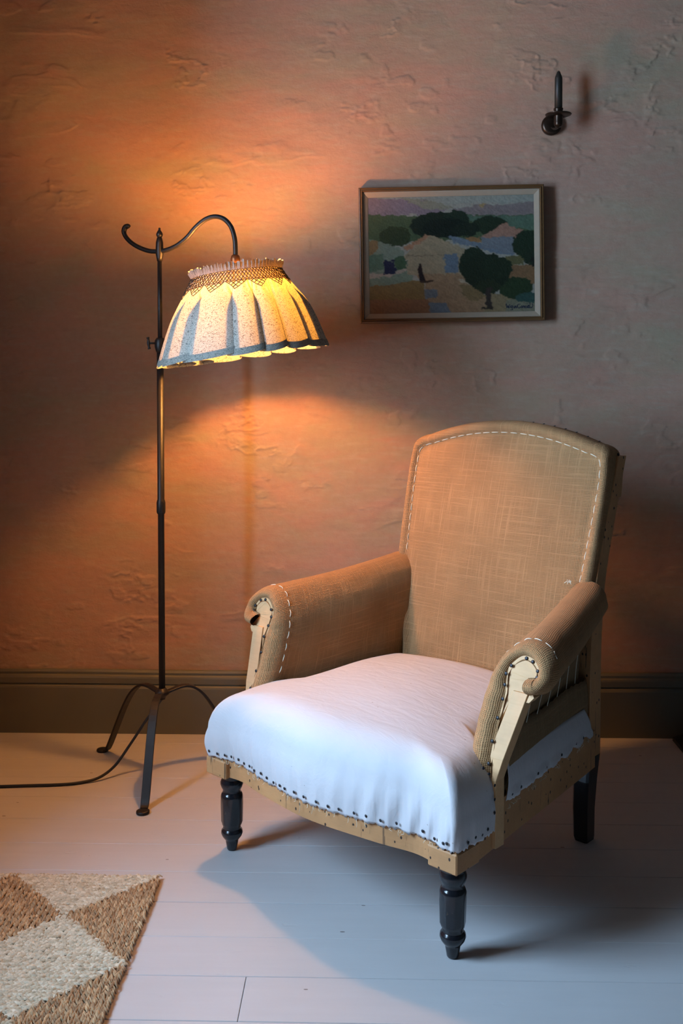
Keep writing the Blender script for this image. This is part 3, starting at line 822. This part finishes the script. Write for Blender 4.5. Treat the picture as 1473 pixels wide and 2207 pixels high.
# cord
cp = [(0.004, .004, .206), (-.012, .0, .185), (-.045, -.012, .140), (-.085, -.025, .080), (-.120, -.045, .032), (-.155, -.070, .010), (-.195, -.090, .0045), (-.245, -.105, .004), (-.34, -.115, .004), (-.45, -.125, .004), (-.60, -.13, .004)]
tube('power_cord', cr(cp, 60), .0038, M['rubber'], LP, 10)

# ------------------------------------------------------------------ painting
PC = empty('framed_painting', (.254, WY-.012, 1.4465), 0, 'framed oil landscape with houses and dark trees, hanging above the armchair', 'painting')
PC.rotation_euler = (0, -math.radians(.95), 0)
HW, HH = .2735, .2005
def mould(name, prof_, hw, hh, mat, parent):
    """prof_: (inset from outer edge, depth toward room)"""
    P = []
    for (sxx, szz) in ((-1, -1), (1, -1), (1, 1), (-1, 1)):
        P.append([(sxx*(hw-i_), -d_, szz*(hh-i_)) for (i_, d_) in prof_])
    return grid(name, P, mat, parent, close_i=True, close_j=True, smooth=False)
mould('frame', [(0, -.008), (0, .014), (.0015, .018), (.004, .019), (.0055, .0165), (.0075, .0165), (.009, .0195), (.0105, .0195), (.0120, .016), (.0125, .010), (.0125, -.008)], HW, HH, M['gilt'], PC)
mould('linen_slip', [(.0125, .0), (.0125, .012), (.0145, .0125), (.0275, .005), (.029, .003), (.029, 0)], HW, HH, M['linen'], PC)
def canvas():
    x0, x1, y0, y1 = 172., 1284., 176., 962.            # own picture units
    nx, ny = 300, 214
    X, Y = np.meshgrid(np.linspace(x0, x1, nx), np.linspace(y0, y1, ny), indexing='ij')
    jx = X+16*(fbm(X/14, Y/22, 3, 80)-.5)*2; jy = Y+13*(fbm(X/22, Y/12, 3, 90)-.5)*2
    C_ = np.zeros((nx, ny, 3)); 
    def lin(c): c = np.array(c, float)/255; return np.where(c <= .04045, c/12.92, ((c+.055)/1.055)**2.4)
    def poly(pts, col):
        pts = np.array(pts, float); ins = np.zeros(X.shape, bool); j = len(pts)-1
        for i in range(len(pts)):
            xi, yi = pts[i]; xj, yj = pts[j]
            with np.errstate(divide='ignore', invalid='ignore'):
                cnd = ((yi > jy) != (yj > jy)) & (jx < (xj-xi)*(jy-yi)/(yj-yi+1e-9)+xi)
            ins ^= cnd; j = i
        C_[ins] = lin(col)
    def ell(cx, cy, rx, ry, col): C_[((jx-cx)/rx)**2+((jy-cy)/ry)**2 < 1] = lin(col)
    C_[:] = lin((176, 180, 170))
    poly([(150, 150), (1300, 150), (1300, 240), (900, 215), (620, 240), (150, 200)], (168, 180, 172))
    poly([(150, 170), (390, 190), (560, 195), (700, 255), (640, 300), (440, 290), (150, 310)], (150, 136, 158))
    poly([(380, 180), (620, 205), (760, 262), (560, 262)], (158, 160, 140))
    poly([(740, 265), (900, 235), (1090, 240), (1300, 215), (1300, 315), (900, 310), (760, 300)], (150, 138, 142))
    poly([(920, 225), (960, 235), (950, 260), (925, 250)], (186, 156, 96))
    poly([(150, 290), (440, 300), (640, 300), (900, 305), (1300, 312), (1300, 430), (1100, 470), (150, 480)], (84, 112, 72))
    poly([(830, 310), (1300, 315), (1300, 420), (1100, 380), (900, 380)], (92, 132, 110))
    ell(640, 370, 190, 88, (34, 52, 34)); ell(760, 340, 90, 70, (36, 60, 40)); ell(700, 390, 160, 65, (26, 42, 30)); ell(350, 440, 110, 68, (58, 78, 40)); ell(985, 375, 120, 62, (38, 62, 38)); ell(830, 400, 90, 50, (32, 50, 34))
    poly([(150, 455), (250, 470), (400, 530), (420, 620), (470, 640), (460, 740), (150, 780)], (134, 158, 140))
    poly([(150, 460), (230, 470), (240, 510), (200, 555), (150, 560)], (160, 128, 70))
    poly([(150, 560), (260, 560), (270, 660), (150, 680)], (98, 138, 112))
    poly([(150, 685), (440, 670), (470, 760), (150, 775)], (128, 158, 138)); poly([(150, 688), (290, 688), (440, 650), (450, 668), (300, 710), (150, 722)], (186, 176, 160))
    poly([(350, 580), (420, 570), (430, 655), (350, 668)], (70, 110, 72)); poly([(272, 603), (348, 603), (348, 692), (272, 702)], (34, 38, 82))
    # middle house
    poly([(410, 575), (580, 430), (700, 480), (850, 545), (830, 570), (790, 590), (790, 700), (640, 705), (430, 700), (430, 600)], (178, 164, 128))
    poly([(405, 520), (560, 432), (590, 436), (430, 545)], (190, 138, 96)); poly([(430, 570), (770, 566), (770, 574), (430, 578)], (150, 134, 104))
    poly([(678, 568), (772, 562), (768, 690), (682, 694)], (104, 136, 166))
    poly([(705, 440), (880, 470), (930, 500), (1160, 520), (1140, 585), (1000, 560), (900, 520), (740, 490)], (112, 138, 164))
    poly([(820, 452), (925, 452), (925, 490), (850, 478)], (166, 122, 60))
    poly([(935, 450), (1070, 368), (1100, 368), (1240, 432), (1160, 462), (935, 462)], (184, 134, 110)); poly([(930, 462), (1170, 458), (1150, 575), (930, 520)], (124, 140, 158))
    # ground
    poly([(150, 775), (540, 740), (560, 870), (150, 880)], (152, 124, 56)); poly([(150, 868), (570, 868), (720, 980), (150, 980)], (160, 112, 66))
    poly([(470, 700), (800, 700), (900, 800), (960, 870), (1100, 980), (700, 980), (560, 870), (545, 740)], (176, 142, 100))
    poly([(760, 735), (830, 740), (870, 790), (800, 760)], (196, 186, 160)); poly([(780, 770), (920, 800), (960, 860), (880, 890), (800, 850)], (146, 124, 72))
    poly([(545, 805), (632, 800), (625, 860), (550, 868)], (112, 132, 150)); poly([(572, 895), (680, 890), (730, 970), (585, 970)], (112, 136, 158))
    poly([(1100, 650), (1300, 640), (1300, 780), (1090, 770)], (150, 112, 66)); poly([(1080, 590), (1200, 580), (1220, 640), (1090, 650)], (110, 110, 62))
    poly([(960, 830), (1300, 860), (1300, 980), (940, 980)], (158, 140, 96)); poly([(1090, 880), (1300, 870), (1300, 980), (1090, 980)], (140, 142, 116))
    ell(1160, 800, 115, 75, (44, 72, 38)); ell(1240, 870, 90, 34, (48, 96, 90)); ell(1250, 510, 115, 95, (36, 62, 40)); ell(1270, 600, 60, 50, (36, 58, 40)); poly([(1255, 590), (1300, 590), (1300, 665), (1270, 665)], (34, 38, 32))
    ell(880, 640, 105, 120, (36, 58, 36)); ell(960, 690, 160, 125, (34, 54, 32)); ell(1030, 660, 110, 72, (36, 58, 34)); ell(970, 790, 80, 50, (44, 62, 34))
    poly([(955, 800), (1000, 800), (992, 940), (955, 940)], (66, 58, 52)); poly([(930, 930), (1010, 935), (1005, 948), (930, 946)], (60, 52, 40))
    # figure with shadow (no edge jitter)
    jx, jy = X, Y
    poly([(508, 640), (526, 640), (534, 690), (555, 748), (512, 748), (503, 690), (498, 665)], (48, 30, 30)); ell(517, 634, 8, 9, (40, 28, 26)); poly([(512, 745), (608, 738), (602, 748), (560, 758), (520, 756)], (78, 56, 36))
    tone = .80+.34*fbm(X/9, Y/12, 4, 95)+.30*(fbm(X/60+Y/45, Y/12-X/18, 3, 97)-.5); g_ = C_.mean(2, keepdims=True); C_ = (C_*.74+g_*.26)*np.array([.54, .50, .44]); C_ = (C_+np.roll(C_, 1, 0)+np.roll(C_, 1, 1)+np.roll(C_, -1, 0))/4; C_ *= tone[:, :, None]
    # signature strokes
    def stroke(pts, wd=2.4):
        pts = cr(pts, 26)
        for a in pts: C_[(np.abs(X-a[0])*1.0)**2+(np.abs(Y-a[1]))**2 < (wd*1.25)**2] = lin((22, 30, 48))
    stroke([(1092, 912), (1096, 936), (1104, 922), (1110, 938), (1116, 914)]); stroke([(1128, 922), (1120, 930), (1128, 938), (1134, 924), (1134, 948), (1122, 952)]); stroke([(1150, 926), (1142, 934), (1150, 940), (1156, 926), (1160, 938)])
    stroke([(1186, 914), (1172, 916), (1166, 930), (1176, 940), (1188, 934)]); stroke([(1196, 926), (1190, 934), (1198, 938), (1202, 930), (1196, 926)]); stroke([(1206, 938), (1208, 926), (1214, 926), (1216, 938)]); stroke([(1220, 938), (1222, 926), (1228, 926), (1230, 938)]); stroke([(1236, 932), (1244, 926), (1238, 924), (1238, 936), (1246, 938)]); stroke([(1252, 908), (1250, 938), (1264, 936), (1270, 924), (1268, 914)])
    P = np.stack([(X-x0)/(x1-x0)*2-1, 0*X, 1-(Y-y0)/(y1-y0)*2], 2); w_, h_ = HW-.0285, HH-.0285
    P[:, :, 0] *= w_; P[:, :, 2] *= h_; P[:, :, 1] = -.0035-.0010*fbm(X/5, Y/7, 3, 99)
    o = grid('canvas', P, None, PC, flip=True)
    ca = o.data.color_attributes.new('paint', 'FLOAT_COLOR', 'POINT'); cc = np.ones((nx*ny, 4), np.float32); cc[:, :3] = C_.reshape(-1, 3); ca.data.foreach_set('color', cc.ravel())
    m = NT('oil_paint'); at = m.n('ShaderNodeAttribute', {'attribute_name': 'paint'}); ob_ = m.obj()
    m.bsdf(at.outputs['Color'], .5, m.bump(m.noise(m.mapping(ob_, (1, 1, 2)), 160, 4, .6), .35, .0015), Specular_IOR_Level=.25); o.data.materials.append(m.m)
    return o
canvas()

# ------------------------------------------------------------------ candle sconce
SX_, SY_ = .558, WY-.065
SN = empty('wall_sconce', (.5500, WY-.004, 1.829), 0, 'dark bronze candle sconce with round backplate and drip tray, high on the wall at right', 'candle sconce')
lathe('backplate', [(0, -.012), (.0290, -.012), (.0300, -.002), (.0285, .003), (.022, .006), (.012, .008), (0, .0085)], M['bronze'], SN, 40, axis='Y')
dx = SX_-.5500; dyy = SY_-(WY-.004)
tube('bracket', cr([(0, .0, -.006), (dx*.4, dyy*.5, -.018), (dx, dyy, -.019), (dx, dyy, -.012)], 14), .0045, M['bronze'], SN, 10)
lathe('candle_cup', [(0, -.004), (.009, -.004), (.0122, .001), (.0128, .008), (.0125, .044), (.0138, .046), (.0138, .049), (.0105, .049), (0, .048)], M['bronze'], SN, 28, (dx, dyy, -.0165))
lathe('drip_tray', [(.0120, .027), (.030, .0275), (.0365, .0300), (.0380, .0325), (.0370, .0330), (.030, .0300), (.0120, .0290)], M['bronze'], SN, 40, (dx, dyy, -.0165))
CN = lathe('candle', [(0, 0), (.0112, 0), (.0110, .086), (.0100, .091), (.0062, .100), (.0052, .103), (.0040, .106), (0, .107)], M['candle'], None, 24)
CN.location = (SX_, SY_, 1.829+.0325)
tag(CN, 'unlit black taper candle standing in the bronze wall sconce', 'candle')
tube('wick', [(0, 0, .105), (.0004, 0, .109)], .0010, M['candle'], CN, 6)

# ------------------------------------------------------------------ seagrass mat
MT = empty('woven_mat', (-.4415, 2.113, 0), 0, 'woven seagrass mat with bleached and tan triangles on the white floorboards', 'mat')
TS = .320; PITCH_R = .0112
def strand_mesh(seed, tone):
    r = random.Random(seed); V = []; Fc = []; tint = []
    nrow = int(TS/2/PITCH_R); h = TS/2
    for side in range(4):
        if (side % 2 == 0) != (tone == 0): continue
        ca, sa = [(1, 0), (0, 1), (-1, 0), (0, -1)][side]     # side 0: top edge (+y), 1: left, 2: bottom, 3: right
        for q in range(nrow):
            d = (q+.5)*PITCH_R; half = h-d; s = -half
            while s < half:
                for sg in (0, 1):
                    L = .0205*r.uniform(.8, 1.3); wd = .0026*r.uniform(.75, 1.3); ang = math.radians((30 if sg else -12)+r.uniform(-11, 11))
                    cx = s+(.0035 if sg else 0)+r.uniform(-.001, .001); cy = h-d+(.0019 if sg else -.0019)+r.uniform(-.0008, .0008); zc = .0085+r.uniform(-.001, .002)
                    ux, uy = math.cos(ang), math.sin(ang); b = len(V); tn_ = r.random()
                    for (l, wf, zz) in ((-.5, .15, -.0036), (-.22, .9, .0010), (.18, 1., .0022), (.5, .2, -.0030)):
                        for (a_, zf) in ((-1, -.0018), (0, .0024*wf), (1, -.0018)):
                            x = cx+ux*L*l-uy*wd*wf*a_; y = cy+uy*L*l+ux*wd*wf*a_
                            V.append((x*ca-y*sa, x*sa+y*ca, zc+zz+zf)); tint.append(tn_)
                    for i in range(3):
                        for j in range(2): Fc.append((b+i*3+j, b+i*3+j+1, b+i*3+4+j, b+i*3+3+j))
                s += .0088*r.uniform(.9, 1.1)
    me = bpy.data.meshes.new('braid'); me.from_pydata(V, [], Fc)
    at = me.attributes.new('tint', 'FLOAT', 'POINT'); at.data.foreach_set('value', tint)
    me.materials.append(M['strand_a' if tone == 0 else 'strand_b']); me.polygons.foreach_set('use_smooth', [True]*len(me.polygons))
    return me
SM = [(strand_mesh(1, 0), strand_mesh(2, 1)), (strand_mesh(3, 0), strand_mesh(4, 1))]
sqd = None
for ix in range(2):
    for iy in range(4):
        cxm, cym = -TS/2-ix*TS, -TS/2-iy*TS
        if sqd is None:
            sq = box('mat_square', (-TS/2+.003, -TS/2+.003, 0), (TS/2-.003, TS/2-.003, .0075), M['matback'], MT, .002); sqd = sq.data
        else:
            sq = bpy.data.objects.new('mat_square', sqd); COL.objects.link(sq); sq.parent = MT
        sq.location = (cxm, cym, 0)
        sq.rotation_euler = (0, 0, random.uniform(-.012, .012))
        for tone in (0, 1):
            b = bpy.data.objects.new('bleached_braid' if tone == 0 else 'tan_braid', SM[(ix+iy) % 2][tone]); COL.objects.link(b); b.parent = sq; b['kind'] = 'stuff'

# ------------------------------------------------------------------ unidentified dark shape at the right edge, filled in with a made-up block
dw = []
for x, hgt in ((0, .012), (.02, .022), (.05, .045), (.08, .060), (.14, .075), (.22, .080), (.26, .074), (.275, .05)):
    dw.append([(x, -.10-.012*math.sin(x*12), 0), (x, -.10-.012*math.sin(x*12), hgt*.7), (x, -.075, hgt), (x, -.02, hgt), (x, -.004, hgt*.8), (x, -.004, 0)])
DS = grid('dark_block', dw, M['rubber'], None, close_j=True, cap0=True, cap1=True, smooth=False)
DS.location = (.915, WY-.032, 0)
tag(DS, 'low black sloping stand-in block against the skirting board at the right edge', 'dark_block')
